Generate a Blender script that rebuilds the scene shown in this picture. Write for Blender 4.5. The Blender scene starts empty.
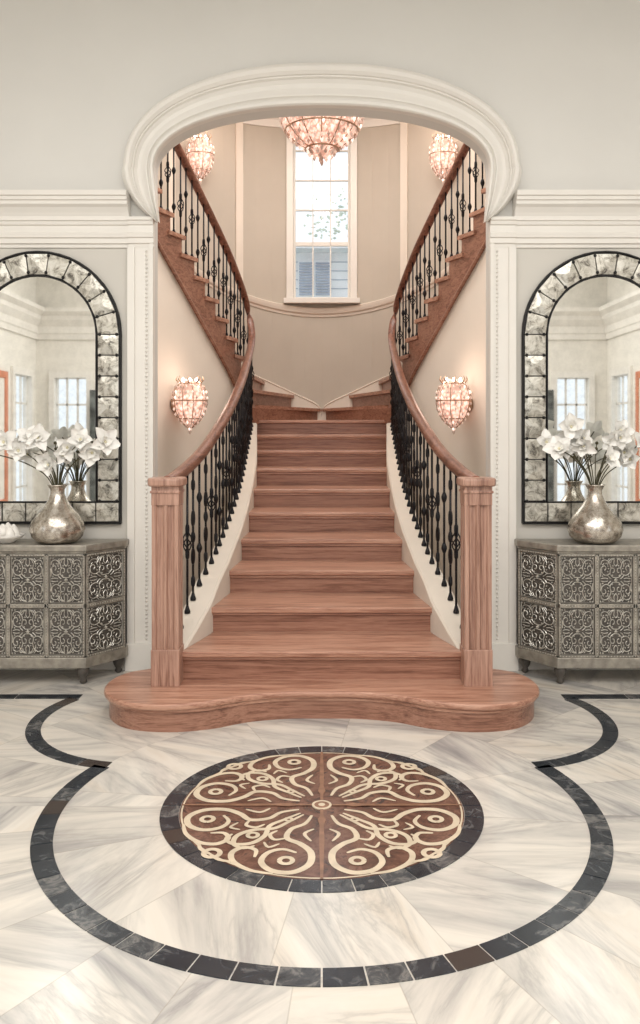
import bpy, math, random
from mathutils import Vector, Matrix
random.seed(7)
S=bpy.context.scene
pi=math.pi
# ------------------------------------------------------------------ node helpers
def newmat(name):
    m=bpy.data.materials.new(name); m.use_nodes=True
    nt=m.node_tree; b=nt.nodes['Principled BSDF']
    return m,nt,b
def lin(c):
    return tuple(((x/255)/12.92 if x/255<=0.04045 else (((x/255)+0.055)/1.055)**2.4) for x in c)+(1,)
def N(nt,t,**k):
    n=nt.nodes.new(t)
    for a,b in k.items(): setattr(n,a,b)
    return n
def M(nt,op,a,b=None,c=None):
    n=nt.nodes.new('ShaderNodeMath'); n.operation=op
    for i,x in enumerate((a,b,c)):
        if x is None: continue
        if isinstance(x,(int,float)): n.inputs[i].default_value=x
        else: nt.links.new(x,n.inputs[i])
    return n.outputs[0]
def ramp(nt,fac,stops):
    r=nt.nodes.new('ShaderNodeValToRGB')
    while len(r.color_ramp.elements)<len(stops): r.color_ramp.elements.new(0.5)
    for e,(p,c) in zip(r.color_ramp.elements,stops):
        e.position=p; e.color=c
    nt.links.new(fac,r.inputs[0]); return r.outputs[0]
def mix(nt,fac,a,b,typ='MIX'):
    n=nt.nodes.new('ShaderNodeMix'); n.data_type='RGBA'; n.blend_type=typ
    for idx,x in ((0,fac),(6,a),(7,b)):
        if isinstance(x,(int,float)): n.inputs[idx].default_value=x
        elif isinstance(x,tuple): n.inputs[idx].default_value=x
        else: nt.links.new(x,n.inputs[idx])
    return n.outputs[2]
def noise(nt,vec,scale,detail=4,rough=.55,dist=0):
    n=nt.nodes.new('ShaderNodeTexNoise'); n.inputs['Scale'].default_value=scale
    n.inputs['Detail'].default_value=detail; n.inputs['Roughness'].default_value=rough
    n.inputs['Distortion'].default_value=dist
    if vec is not None: nt.links.new(vec,n.inputs['Vector'])
    return n.outputs['Fac']
def plain(name,c,rough=.5,metal=0,var=.04,scale=6,bump=0):
    m,nt,b=newmat(name)
    tc=N(nt,'ShaderNodeTexCoord')
    f=noise(nt,tc.outputs['Object'],scale,5)
    col=lin(c)
    d=tuple(x*(1-var*3) for x in col[:3])+(1,); l=tuple(min(1,x*(1+var)) for x in col[:3])+(1,)
    nt.links.new(ramp(nt,f,[(.3,d),(.65,l)]),b.inputs['Base Color'])
    b.inputs['Roughness'].default_value=rough; b.inputs['Metallic'].default_value=metal
    if bump:
        bp=N(nt,'ShaderNodeBump'); bp.inputs['Strength'].default_value=bump; bp.inputs['Distance'].default_value=.005
        nt.links.new(noise(nt,tc.outputs['Object'],scale*12,4),bp.inputs['Height']); nt.links.new(bp.outputs[0],b.inputs['Normal'])
    return m
def wood(name,dark,light,axis='X'):
    m,nt,b=newmat(name)
    g=N(nt,'ShaderNodeNewGeometry'); mp=N(nt,'ShaderNodeMapping')
    sc={'X':(1.2,14,30),'Z':(22,22,1.0),'Y':(22,1.2,22)}[axis]
    mp.inputs['Scale'].default_value=sc
    nt.links.new(g.outputs['Position'],mp.inputs['Vector'])
    f1=noise(nt,mp.outputs[0],1.0,6,.6,1.2)
    f2=noise(nt,mp.outputs[0],7.0,3,.7,.3)
    w=M(nt,'ADD',M(nt,'MULTIPLY',f1,.6),M(nt,'MULTIPLY',f2,.4))
    mid=tuple((a+c)/2 for a,c in zip(lin(dark),lin(light)))
    dk=tuple(x*.68 for x in lin(dark)[:3])+(1,)
    nt.links.new(ramp(nt,w,[(.36,dk),(.43,lin(dark)),(.5,mid),(.6,lin(light))]),b.inputs['Base Color'])
    b.inputs['Roughness'].default_value=.3
    bp=N(nt,'ShaderNodeBump'); bp.inputs['Strength'].default_value=.15; bp.inputs['Distance'].default_value=.002
    nt.links.new(w,bp.inputs['Height']); nt.links.new(bp.outputs[0],b.inputs['Normal'])
    return m
# ------------------------------------------------------------------ materials
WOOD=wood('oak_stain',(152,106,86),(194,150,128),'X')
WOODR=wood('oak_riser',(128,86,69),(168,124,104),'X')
WOODV=wood('oak_newel',(146,108,92),(188,150,132),'Z')
RAILW=wood('rail_walnut',(106,66,52),(150,104,86),'Y')
WALL=plain('wall_paint',(210,206,198),.75,0,.01,2,.03)
BWALL=plain('back_wall_paint',(232,228,220),.75,0,.01,2,.03)
UWALL=plain('upper_wall_paint',(224,222,217),.8,0,.01,1.5)
TRIM=plain('trim_paint',(234,230,223),.45,0,.01,3)
CREAM=plain('stair_plaster',(226,216,203),.7,0,.015,2)
ROT=plain('rotunda_plaster',(194,185,172),.75,0,.02,1.5)
CEIL=plain('ceiling_paint',(228,226,220),.8,0,.01,2)
IRON=plain('wrought_iron',(38,37,40),.38,.7,.1,30)
BLACK=plain('black_frame',(30,29,30),.4,.2,.1,20)
CONS=plain('console_ebonised',(166,160,150),.38,.5,.12,18)
CONSD=plain('console_panel_dark',(92,87,82),.45,.3,.12,22)
BONE=plain('bone_inlay',(206,202,193),.3,.45,.08,40)
BRASS=plain('aged_brass',(190,160,135),.3,.9,.1,20)
PETAL=plain('orchid_petal',(245,243,238),.5,0,.02,20)
STEM=plain('stem_brown',(78,74,50),.6,0,.15,30)
YEL=plain('orchid_throat',(228,220,186),.5,0,.1,40)
CER=plain('white_ceramic',(236,232,226),.25,0,.03,12)
ORANGE=plain('orange_frame',(205,130,98),.5,0,.06,12)
DKPIC=plain('dark_screen',(104,108,106),.4,0,.3,7)
SIDING=plain('outside_siding',(236,238,240),.8,0,.02,4)
SHUT=plain('outside_shutter',(164,174,190),.7,0,.05,8)
LEAF=plain('tree_foliage',(220,228,214),.9,0,.1,8)
CREAMST=plain('cream_marble_inlay',(212,196,172),.22,0,.06,14)
TANST=plain('tan_marble_inlay',(142,104,82),.22,0,.12,14)

def mk_black_tile():
    m,nt,b=newmat('black_marble_tile')
    g=N(nt,'ShaderNodeNewGeometry')
    r=g.outputs['Random Per Island']
    f=noise(nt,g.outputs['Position'],11,8,.68,1.5)
    base=ramp(nt,f,[(.35,(.008,.012,.018,1)),(.56,(.022,.028,.037,1)),(.64,(.11,.11,.11,1)),(.69,(.024,.028,.035,1))])
    lighter=ramp(nt,f,[(.35,(.02,.024,.03,1)),(.5,(.055,.06,.066,1)),(.6,(.16,.155,.15,1)),(.69,(.04,.04,.042,1))])
    br=mix(nt,M(nt,'GREATER_THAN',r,.72),base,lighter)
    br=mix(nt,M(nt,'GREATER_THAN',r,.93),br,(.045,.034,.030,1))
    nt.links.new(br,b.inputs['Base Color']); b.inputs['Roughness'].default_value=.2
    return m
BTILE=mk_black_tile()
def mk_brown_marble():
    m,nt,b=newmat('brown_marble')
    g=N(nt,'ShaderNodeNewGeometry')
    f=noise(nt,g.outputs['Position'],5,9,.7,2.5)
    nt.links.new(ramp(nt,f,[(.3,lin((50,36,32))),(.48,lin((100,68,56))),(.56,lin((120,86,72))),(.62,lin((76,54,49))),(.75,lin((60,54,56)))]),b.inputs['Base Color'])
    b.inputs['Roughness'].default_value=.2
    return m
BROWN=mk_brown_marble()
CXM,CYM=0.0,3.395
def mk_floor():
    m,nt,b=newmat('white_marble_floor')
    g=N(nt,'ShaderNodeNewGeometry'); sp=N(nt,'ShaderNodeSeparateXYZ')
    nt.links.new(g.outputs['Position'],sp.inputs[0])
    x=sp.outputs[0]; y=M(nt,'SUBTRACT',sp.outputs[1],CYM)
    r=M(nt,'SQRT',M(nt,'ADD',M(nt,'MULTIPLY',x,x),M(nt,'MULTIPLY',y,y)))
    a=M(nt,'ARCTAN2',y,x)
    inside=M(nt,'LESS_THAN',r,1.07)
    nsec=M(nt,'ADD',M(nt,'MULTIPLY',inside,-12),24)
    q=M(nt,'ADD',M(nt,'MULTIPLY',M(nt,'DIVIDE',a,2*pi),nsec),100.27)
    sec=M(nt,'FLOOR',q); fr=M(nt,'SUBTRACT',q,sec)
    ed=M(nt,'MULTIPLY',M(nt,'MINIMUM',fr,M(nt,'SUBTRACT',1,fr)),M(nt,'DIVIDE',M(nt,'MULTIPLY',r,2*pi),nsec))
    rr=M(nt,'DIVIDE',M(nt,'SUBTRACT',r,1.07),.62); ri=M(nt,'FLOOR',rr); rf=M(nt,'SUBTRACT',rr,ri)
    ed2=M(nt,'MULTIPLY',M(nt,'MINIMUM',rf,M(nt,'SUBTRACT',1,rf)),.62)
    ed2=M(nt,'ADD',ed2,M(nt,'MULTIPLY',inside,1.0))
    joint=M(nt,'LESS_THAN',M(nt,'MINIMUM',ed,ed2),.0020)
    ri2=M(nt,'MULTIPLY',ri,M(nt,'SUBTRACT',1,inside))
    idd=M(nt,'ADD',M(nt,'MULTIPLY',sec,3.17),M(nt,'MULTIPLY',ri2,17.3))
    wn=N(nt,'ShaderNodeTexWhiteNoise',noise_dimensions='1D'); nt.links.new(idd,wn.inputs['W'])
    rnd=wn.outputs['Value']
    rot=N(nt,'ShaderNodeVectorRotate',rotation_type='Z_AXIS'); nt.links.new(g.outputs['Position'],rot.inputs['Vector'])
    nt.links.new(M(nt,'MULTIPLY',rnd,6.28),rot.inputs['Angle'])
    add=N(nt,'ShaderNodeVectorMath',operation='ADD'); nt.links.new(rot.outputs[0],add.inputs[0]); 
    sc=N(nt,'ShaderNodeVectorMath',operation='SCALE'); nt.links.new(wn.outputs['Color'],sc.inputs[0]); sc.inputs['Scale'].default_value=20
    nt.links.new(sc.outputs[0],add.inputs[1])
    mp=N(nt,'ShaderNodeMapping'); mp.inputs['Scale'].default_value=(.6,2.8,1); nt.links.new(add.outputs[0],mp.inputs[0])
    f=noise(nt,mp.outputs[0],1.3,8,.62,.8)
    f2=noise(nt,mp.outputs[0],1.5,8,.6,1.0)
    f3=noise(nt,mp.outputs[0],.8,3,.5,.5)
    vein=M(nt,'POWER',M(nt,'SUBTRACT',1,M(nt,'MULTIPLY',M(nt,'ABSOLUTE',M(nt,'SUBTRACT',f2,.5)),2)),13)
    vein=M(nt,'MULTIPLY',vein,M(nt,'SMOOTH_MIN',M(nt,'MULTIPLY',f3,1.25),.85,.1))
    col=ramp(nt,f,[(.3,lin((152,150,149))),(.42,lin((192,188,182))),(.56,lin((220,214,204))),(.78,lin((208,195,178)))])
    col=mix(nt,M(nt,'MULTIPLY',vein,.62),col,lin((120,120,123)))
    col=mix(nt,M(nt,'MULTIPLY',rnd,.18),col,lin((184,173,157)))
    col=mix(nt,M(nt,'MULTIPLY',joint,.4),col,lin((150,142,130)))
    nt.links.new(col,b.inputs['Base Color']); b.inputs['Roughness'].default_value=.16
    b.inputs['Specular IOR Level'].default_value=.55
    return m
FLOOR=mk_floor()
def mk_mirror():
    m,nt,b=newmat('mirror_glass'); b.inputs['Metallic'].default_value=1
    b.inputs['Roughness'].default_value=.02
    tc=N(nt,'ShaderNodeTexCoord'); f=noise(nt,tc.outputs['Object'],14,6,.7)
    nt.links.new(ramp(nt,f,[(.35,(.8,.81,.79,1)),(.6,(.92,.93,.91,1))]),b.inputs['Base Color'])
    return m
MIRR=mk_mirror()
def mk_antique():
    m,nt,b=newmat('antique_mirror_tile'); b.inputs['Metallic'].default_value=.7; b.inputs['Roughness'].default_value=.3
    tc=N(nt,'ShaderNodeTexCoord'); f=noise(nt,tc.outputs['Object'],16,8,.75,.8)
    c=ramp(nt,f,[(.37,(.12,.11,.10,1)),(.45,(.40,.38,.33,1)),(.54,(.64,.62,.56,1)),(.68,(.76,.75,.70,1))])
    nt.links.new(c,b.inputs['Base Color']); return m
ANT=mk_antique()
def mk_vase():
    m,nt,b=newmat('mercury_glass'); b.inputs['Metallic'].default_value=.9; b.inputs['Roughness'].default_value=.25
    tc=N(nt,'ShaderNodeTexCoord'); f=noise(nt,tc.outputs['Object'],30,8,.75,.5)
    nt.links.new(ramp(nt,f,[(.36,(.28,.24,.2,1)),(.5,(.54,.49,.43,1)),(.65,(.76,.73,.67,1))]),b.inputs['Base Color']); return m
VASE=mk_vase()
def mk_crystal():
    m,nt,b=newmat('emissive_crystal')  # sparkle and lamp glow put in as random emission per crystal
    g=N(nt,'ShaderNodeNewGeometry'); r=g.outputs['Random Per Island']
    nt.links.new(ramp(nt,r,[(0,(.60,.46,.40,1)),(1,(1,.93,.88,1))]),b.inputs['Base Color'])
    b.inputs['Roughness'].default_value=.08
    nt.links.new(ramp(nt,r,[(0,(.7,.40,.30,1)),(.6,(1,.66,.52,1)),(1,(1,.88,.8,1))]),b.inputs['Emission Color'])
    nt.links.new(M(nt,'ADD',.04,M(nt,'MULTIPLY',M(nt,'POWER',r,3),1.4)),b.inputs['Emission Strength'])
    return m
CRYS=mk_crystal()
def emis(name,c,s,base=(1,1,1,1)):
    m,nt,b=newmat(name); b.inputs['Base Color'].default_value=base; b.inputs['Emission Color'].default_value=c; b.inputs['Emission Strength'].default_value=s; return m
BULB=emis('bulb_glow',(1,.84,.72,1),6)
def mk_liner(name,st,fall):
    m,nt,b=newmat(name); tc=N(nt,'ShaderNodeTexCoord')  # added glow body for the lamps, hotter centre set in its emission
    v=N(nt,'ShaderNodeTexVoronoi'); v.inputs['Scale'].default_value=34; nt.links.new(tc.outputs['Object'],v.inputs['Vector'])
    ln=N(nt,'ShaderNodeVectorMath',operation='LENGTH'); nt.links.new(tc.outputs['Object'],ln.inputs[0])
    hot=M(nt,'MAXIMUM',.4,M(nt,'SUBTRACT',1.7,M(nt,'MULTIPLY',ln.outputs['Value'],fall)))
    nt.links.new(ramp(nt,v.outputs['Distance'],[(0,(1,.82,.72,1)),(.4,(.9,.54,.42,1)),(.7,(.4,.19,.14,1))]),b.inputs['Emission Color'])
    b.inputs['Base Color'].default_value=(.55,.42,.36,1)
    nt.links.new(M(nt,'MULTIPLY',hot,st),b.inputs['Emission Strength']); return m
LINER=mk_liner('added_glow_liner',1.25,6.5)
LINERC=mk_liner('added_glow_liner_chandelier',.95,2.2)
def mk_pane():
    m,nt,b=newmat('window_pane'); nt.nodes.remove(b)
    t=N(nt,'ShaderNodeBsdfTransparent'); gl=N(nt,'ShaderNodeBsdfGlossy'); gl.inputs['Roughness'].default_value=.02
    mx=N(nt,'ShaderNodeMixShader'); mx.inputs[0].default_value=.03
    nt.links.new(t.outputs[0],mx.inputs[1]); nt.links.new(gl.outputs[0],mx.inputs[2])
    nt.links.new(mx.outputs[0],nt.nodes['Material Output'].inputs[0]); return m
PANE=mk_pane()
# ------------------------------------------------------------------ mesh builder
def group(name,loc):
    e=bpy.data.objects.new(name,None); e.empty_display_size=.1; e.location=loc; S.collection.objects.link(e); return e
class MB:
    def __init__(s): s.v=[];s.f=[];s.m=[];s.s=[]
    def add(s,vs,fs,mi=0,sm=False):
        o=len(s.v); s.v+= [tuple(p) for p in vs]
        for f in fs: s.f.append([o+i for i in f]); s.m.append(mi); s.s.append(sm)
    def box(s,x0,x1,y0,y1,z0,z1,mi=0):
        s.add([(x0,y0,z0),(x1,y0,z0),(x1,y1,z0),(x0,y1,z0),(x0,y0,z1),(x1,y0,z1),(x1,y1,z1),(x0,y1,z1)],
          [(3,2,1,0),(4,5,6,7),(0,1,5,4),(1,2,6,5),(2,3,7,6),(3,0,4,7)],mi)
    def prism(s,poly,z0,z1,mi=0):
        n=len(poly)
        s.add([(p[0],p[1],z0) for p in poly]+[(p[0],p[1],z1) for p in poly],
          [list(range(n))[::-1],list(range(n,2*n))]+[(i,(i+1)%n,n+(i+1)%n,n+i) for i in range(n)],mi)
    def tube(s,path,r,n=8,mi=0,sm=True,closed=False):
        P=[Vector(p) for p in path]; L=len(P); vs=[]
        ref=None
        for i,p in enumerate(P):
            if closed: t=(P[(i+1)%L]-P[i-1])
            else: t=P[min(i+1,L-1)]-P[max(i-1,0)]
            if t.length<1e-9: t=Vector((0,0,1))
            t.normalize()
            if ref is None:
                ref=Vector((0,0,1)) if abs(t.z)<.9 else Vector((1,0,0))
            a=(ref-t*ref.dot(t)); 
            if a.length<1e-6: a=t.orthogonal()
            a.normalize(); ref=a; b=t.cross(a)
            rr=r[i] if isinstance(r,(list,tuple)) else r
            for k in range(n):
                g=2*pi*k/n; vs.append(p+a*math.cos(g)*rr+b*math.sin(g)*rr)
        fs=[]
        for i in range(L if closed else L-1):
            j=(i+1)%L
            for k in range(n): fs.append((i*n+k,i*n+(k+1)%n,j*n+(k+1)%n,j*n+k))
        if not closed: fs.append(list(range(n))[::-1]); fs.append([(L-1)*n+k for k in range(n)])
        s.add(vs,fs,mi,sm)
    def lathe(s,prof,c,n=24,mi=0,sm=True,sy=1):
        vs=[]
        for r,z in prof:
            for k in range(n):
                g=2*pi*k/n; vs.append((c[0]+r*math.cos(g),c[1]+r*sy*math.sin(g),c[2]+z))
        fs=[(i*n+k,i*n+(k+1)%n,(i+1)*n+(k+1)%n,(i+1)*n+k) for i in range(len(prof)-1) for k in range(n)]
        fs.append(list(range(n))[::-1]); fs.append([(len(prof)-1)*n+k for k in range(n)])
        s.add(vs,fs,mi,sm)
    def sphere(s,c,r,n=12,mi=0,sz=1):
        m=max(4,n//2)
        s.lathe([(max(r*math.sin(pi*i/m),r*.02),-r*sz*math.cos(pi*i/m)) for i in range(m+1)],c,n,mi)
    def octa(s,c,r,h,mi=0):
        x,y,z=c
        s.add([(x+r,y,z),(x,y+r,z),(x-r,y,z),(x,y-r,z),(x,y,z+h),(x,y,z-h)],
          [(0,1,4),(1,2,4),(2,3,4),(3,0,4),(1,0,5),(2,1,5),(3,2,5),(0,3,5)],mi)
    def sweep(s,path,prof,mi=0,sm=False,closed=False,capends=True):
        L=len(path); n=len(prof); vs=[]
        for i,p in enumerate(path):
            a=path[max(i-1,0)] if not closed else path[i-1]; b=path[min(i+1,L-1)] if not closed else path[(i+1)%L]
            tx,ty=b[0]-a[0],b[1]-a[1]; l=math.hypot(tx,ty) or 1; tx/=l;ty/=l
            rx,ry=ty,-tx
            for u,w in prof: vs.append((p[0]+rx*u,p[1]+ry*u,p[2]+w))
        fs=[]
        for i in range(L if closed else L-1):
            j=(i+1)%L
            for k in range(n): fs.append((i*n+k,i*n+(k+1)%n,j*n+(k+1)%n,j*n+k))
        if not closed and capends: fs.append(list(range(n))[::-1]); fs.append([(L-1)*n+k for k in range(n)])
        s.add(vs,fs,mi,sm)
    def build(s,name,mats,parent=None,flip=1,bevel=0,seg=2,recalc=True):
        vs=s.v if flip==1 else [(-p[0],p[1],p[2]) for p in s.v]
        lo=[min(p[i] for p in vs) for i in range(3)]; hi=[max(p[i] for p in vs) for i in range(3)]
        c=Vector([(a+b)/2 for a,b in zip(lo,hi)])
        me=bpy.data.meshes.new(name)
        me.from_pydata([(p[0]-c.x,p[1]-c.y,p[2]-c.z) for p in vs],[],s.f)
        if not isinstance(mats,(list,tuple)): mats=[mats]
        for m in mats: me.materials.append(m)
        me.polygons.foreach_set('material_index',s.m); me.polygons.foreach_set('use_smooth',s.s)
        if recalc:
            import bmesh
            bm=bmesh.new(); bm.from_mesh(me); bmesh.ops.recalc_face_normals(bm,faces=bm.faces); bm.to_mesh(me); bm.free()
        me.update()
        o=bpy.data.objects.new(name,me); S.collection.objects.link(o)
        if parent: o.parent=parent; o.location=c-parent.location
        else: o.location=c
        if bevel:
            b=o.modifiers.new('bevel','BEVEL'); b.width=bevel; b.segments=seg; b.limit_method='ANGLE'; b.angle_limit=math.radians(35)
        return o
def cr(pts,per=8,closed=False):
    out=[]; n=len(pts)
    def g(i): return pts[i%n] if closed else pts[max(0,min(n-1,i))]
    for i in range(n if closed else n-1):
        p0,p1,p2,p3=g(i-1),g(i),g(i+1),g(i+2)
        for j in range(per):
            t=j/per
            out.append(tuple(.5*((2*b)+(-a+c)*t+(2*a-5*b+4*c-d)*t*t+(-a+3*b-3*c+d)*t**3) for a,b,c,d in zip(p0,p1,p2,p3)))
    if not closed: out.append(tuple(pts[-1]))
    return out
def interp(x,tab):
    if x<=tab[0][0]: return tab[0][1]
    for (a,b),(c,d) in zip(tab,tab[1:]):
        if x<=c: return b+(d-b)*(x-a)/(c-a)
    return tab[-1][1]
# ------------------------------------------------------------------ room shell
YW=5.4; YB=5.53
mb=MB(); mb.box(-4.6,4.6,-2.7,10.2,-.1,0); mb.build('floor',FLOOR)
mb=MB(); mb.box(-4.6,4.6,-2.7,YB,4.6,4.7); mb.build('ceiling',CEIL)
HW=1.08
mb=MB(); mb.box(-4.6,-HW,YW,YB,0,5.45,0); mb.box(HW,4.6,YW,YB,0,5.45,0)
xs=[HW*math.sin(pi/2*t/24) for t in range(-24,25)]
vs=[]
for x in xs:
    zb=3.2+.40*max(0,(1-abs(x/HW)**2.2))**(1/2.2)
    vs+= [(x,YW,zb),(x,YB,zb),(x,YW,5.45),(x,YB,5.45)]
fs=[]
for i in range(48):
    a=4*i;b=a+4; fs+=[(a,b,b+2,a+2),(a+1,a+3,b+3,b+1),(a,a+1,b+1,b)]
mb.add(vs,fs,0); mb.build('wall_front',[UWALL])
mb=MB()
prof=[(0,0),(0,.05),(.03,.062),(.09,.062),(.10,.048),(.13,.044),(.17,.05),(.20,.062),(.24,.062),(.25,.036),(.42,.030),(.52,.032),(.60,.045),(.63,.060),(.66,.062),(.67,.072),(.74,.086),(.82,.092),(.86,.088),(.87,.068),(.91,.066),(.95,.058),(.96,.03),(1,.026),(1,0)]
vs=[];angs=[-35+250*i/110 for i in range(111)]
for a in angs:
    s=1 
    aa=a
    if a>90: aa=180-a; s=-1
    r=math.radians(aa)
    if aa>=0:
        c_=abs(math.cos(r))**(2/2.2); s_=abs(math.sin(r))**(2/2.2)
        I=(1.07*c_,3.2+.40*s_); O=(1.27*c_,3.2+.68*s_)
    else:
        t=-aa/35; O=(1.27*math.cos(r)+.01,3.2-.6*math.sin(-r)); I=(1.07-.03*t,3.2-.34*t)
    for t,h in prof: vs.append((s*(I[0]+(O[0]-I[0])*t),YW-h*1.1-.001,I[1]+(O[1]-I[1])*t))
n=len(prof)
fs=[(i*n+k,i*n+k+1,(i+1)*n+k+1,(i+1)*n+k) for i in range(110) for k in range(n-1)]
mb.add(vs,fs,0,False); o=mb.build('trim_arch',TRIM)
for s,side in ((-1,'left'),(1,'right')):
    mb=MB()
    lowp=[(0,2.70),(.02,2.70),(.022,2.72),(.036,2.725),(.036,2.755),(.048,2.76),(.052,2.785),(.040,2.79),(.040,2.835),(.052,2.84),(.056,2.86),(.066,2.865)]
    prof=lowp+[(.066,2.89),(.075,2.91),(.095,2.94),(.115,2.955),(.117,2.975),(.128,2.98),(.130,3.0),(.142,3.005),(.144,3.035),(0,3.035)]
    mb.sweep([(1.225,YW,0),(4.5,YW,0)],prof)
    mb.sweep([(1.072,YW,0),(1.235,YW,0)],[(u+.012,w) for u,w in lowp]+[(.078,2.885),(0,2.885)])
    mb.build('trim_crown_'+side,TRIM,None,s)
    mb=MB()
    mb.box(HW-.0,1.235,YW-.03,YW,0,2.72); mb.box(1.195,1.24,YW-.045,YW,0,2.70); mb.box(HW-.003,1.10,YW-.042,YW+.02,0,2.83)
    mb.box(HW-.01,1.25,YW-.06,YW,0,.17)
    for k in range(94):
        mb.octa((1.120,YW-.034,.2+k*.0266),.010,.012)
    mb.build('trim_casing_'+side,TRIM,None,s)
    mb=MB(); mb.sweep([(1.24,YW,0),(4.5,YW,0)],[(0,0),(.03,0),(.03,.11),(.022,.13),(.01,.15),(0,.15)])
    mb.build('baseboard_'+side,TRIM,None,s)
    mb=MB(); mb.box(1.24,4.5,YW-.008,YW,.14,2.72); mb.build('wall_panel_'+side,WALL,None,s)
def wallgrid(mb,ax,pos0,pos1,a0,a1,z0,z1,holes):
    As=sorted(set([a0,a1]+[h[0] for h in holes]+[h[1] for h in holes])); Zs=sorted(set([z0,z1]+[h[2] for h in holes]+[h[3] for h in holes]))
    for i in range(len(As)-1):
        for j in range(len(Zs)-1):
            ca=(As[i]+As[i+1])/2; cz=(Zs[j]+Zs[j+1])/2
            if any(h[0]<ca<h[1] and h[2]<cz<h[3] for h in holes): continue
            if ax=='y': mb.box(As[i],As[i+1],pos0,pos1,Zs[j],Zs[j+1])
            else: mb.box(pos0,pos1,As[i],As[i+1],Zs[j],Zs[j+1])
bh=[(-4.2,-3.7,.3,2.4),(-2.4,-1.4,.5,3.0),(-.5,.5,.5,3.0),(1.4,2.4,.5,3.0),(3.7,4.2,.3,2.4)]
mb=MB(); wallgrid(mb,'y',-2.7,-2.5,-4.6,4.6,0,4.65,bh); mb.build('wall_back',BWALL)
wi=0
for h in bh:
    wi+=1; g=group('window_%d'%(wi+1),((h[0]+h[1])/2,-2.5,1.75))
    mb=MB()
    for x in (h[0]-.09,h[1]): mb.box(x,x+.09,-2.5,-2.46,h[2]-.1,h[3]+.1)
    mb.box(h[0],h[1],-2.5,-2.46,h[2]-.1,h[2]); mb.box(h[0],h[1],-2.5,-2.46,h[3],h[3]+.1)
    for k in range(4): 
        x=h[0]+(h[1]-h[0])*k/3; mb.box(x-.015,x+.015,-2.6,-2.57,h[2],h[3])
    for k in range(6):
        z=h[2]+(h[3]-h[2])*k/5; mb.box(h[0],h[1],-2.6,-2.57,z-.015,z+.015)
    mb.build('frame',TRIM,g)
for s,side in ((-1,'left'),(1,'right')):
    hs=[(1.2,2.6,.5,3.0),(-2.2,-1.5,.3,2.4)]
    mb=MB(); wallgrid(mb,'x',4.5,4.6,-2.5,5.4,0,4.65,hs); mb.build('wall_'+side,BWALL,None,s)
    for h in hs:
        wi+=1; g=group('window_%d'%(wi+1),(s*4.5,(h[0]+h[1])/2,1.75)); mb=MB()
        for x in (h[0]-.09,h[1]): mb.box(4.46,4.5,x,x+.09,h[2]-.1,h[3]+.1)
        mb.box(4.46,4.5,h[0],h[1],h[2]-.1,h[2]); mb.box(4.46,4.5,h[0],h[1],h[3],h[3]+.1)
        for k in range(4):
            y=h[0]+(h[1]-h[0])*k/3; mb.box(4.54,4.57,y-.015,y+.015,h[2],h[3])
        for k in range(6):
            z=h[2]+(h[3]-h[2])*k/5; mb.box(4.54,4.57,h[0],h[1],z-.015,z+.015)
        mb.build('frame',TRIM,g,s)
    CP=[(0,3.0),(.03,3.0),(.035,3.08),(.05,3.1),(.05,3.2),(.12,3.3),(.13,3.36),(.2,3.42),(.2,3.48),(0,3.48)]
    mb=MB(); mb.sweep([(4.5,-2.5,0),(4.5,5.4,0)],[(-u,w) for u,w in CP])
    mb.build('trim_cornice_'+side,TRIM,None,s)
    g=group('framed_painting',(s*4.47,-.7,1.6)); mb=MB()
    for a,b_,c,d in ((-1.2,-1.1,.5,2.4),(-.32,-.2,.5,2.4),(-1.1,-.32,.5,.6),(-1.1,-.32,2.3,2.4)): mb.box(4.45,4.495,a,b_,c,d)
    mb.build('frame',ORANGE,g,s,.01); mb=MB(); mb.box(4.47,4.495,-1.1,-.32,.6,2.3); mb.build('canvas',BWALL,g,s)
    g=group('folding_screen',(s*3.3,-2.3,1.2)); mb=MB()
    for k in range(3):
        x=2.95+k*.22; d=.1*(k%2)
        mb.add([(x,-2.42+d,0),(x+.21,-2.32-d,0),(x+.21,-2.32-d,2.2),(x,-2.42+d,2.2),(x,-2.39+d,0),(x+.21,-2.29-d,0),(x+.21,-2.29-d,2.2),(x,-2.39+d,2.2)],[(0,1,2,3),(4,7,6,5),(0,4,5,1),(1,5,6,2),(2,6,7,3),(3,7,4,0)])
    mb.build('panels',DKPIC,g,s,.004)
mb=MB(); mb.sweep([(-4.5,-2.5,0),(4.5,-2.5,0)],[(-u,w) for u,w in CP]); mb.build('trim_cornice_back',TRIM)
# ------------------------------------------------------------------ rotunda
RC,RR=7.6,2.25
TH=9.0
degs=[-90,-80,-70,-60,-50,-45,-40,-35,-30,-25,-20,-15,-TH,-5,0,5,TH,15,20,25,30,35,40,45,50,60,70,80,90]
mb=MB()
def cyl(deg,r=RR): a=math.radians(deg); return (r*math.sin(a),RC+r*math.cos(a))
for a,b_ in zip(degs,degs[1:]):
    zr=[(0,5.4)] if (b_<=-TH or a>=TH) else [(0,3.08),(5.02,5.4)]
    for z0,z1 in zr:
        p,q=cyl(a),cyl(b_); P,Q=cyl(a,RR+.2),cyl(b_,RR+.2)
        mb.add([(p[0],p[1],z0),(q[0],q[1],z0),(q[0],q[1],z1),(p[0],p[1],z1),(P[0],P[1],z0),(Q[0],Q[1],z0),(Q[0],Q[1],z1),(P[0],P[1],z1)],
           [(0,1,2,3),(4,7,6,5),(0,4,5,1),(3,2,6,7),(0,3,7,4),(1,5,6,2)],0,False)
mb.build('wall_rotunda',ROT)
for s,side in ((-1,'left'),(1,'right')):
    mb=MB(); mb.box(RR,RR+.2,YB,RC,0,5.4); mb.build('wall_rotunda_'+side,ROT,None,s)
mb=MB(); mb.box(-2.45,2.45,YB,10.1,5.3,5.4); mb.build('ceiling_rotunda',CEIL)
mb=MB()
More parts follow.
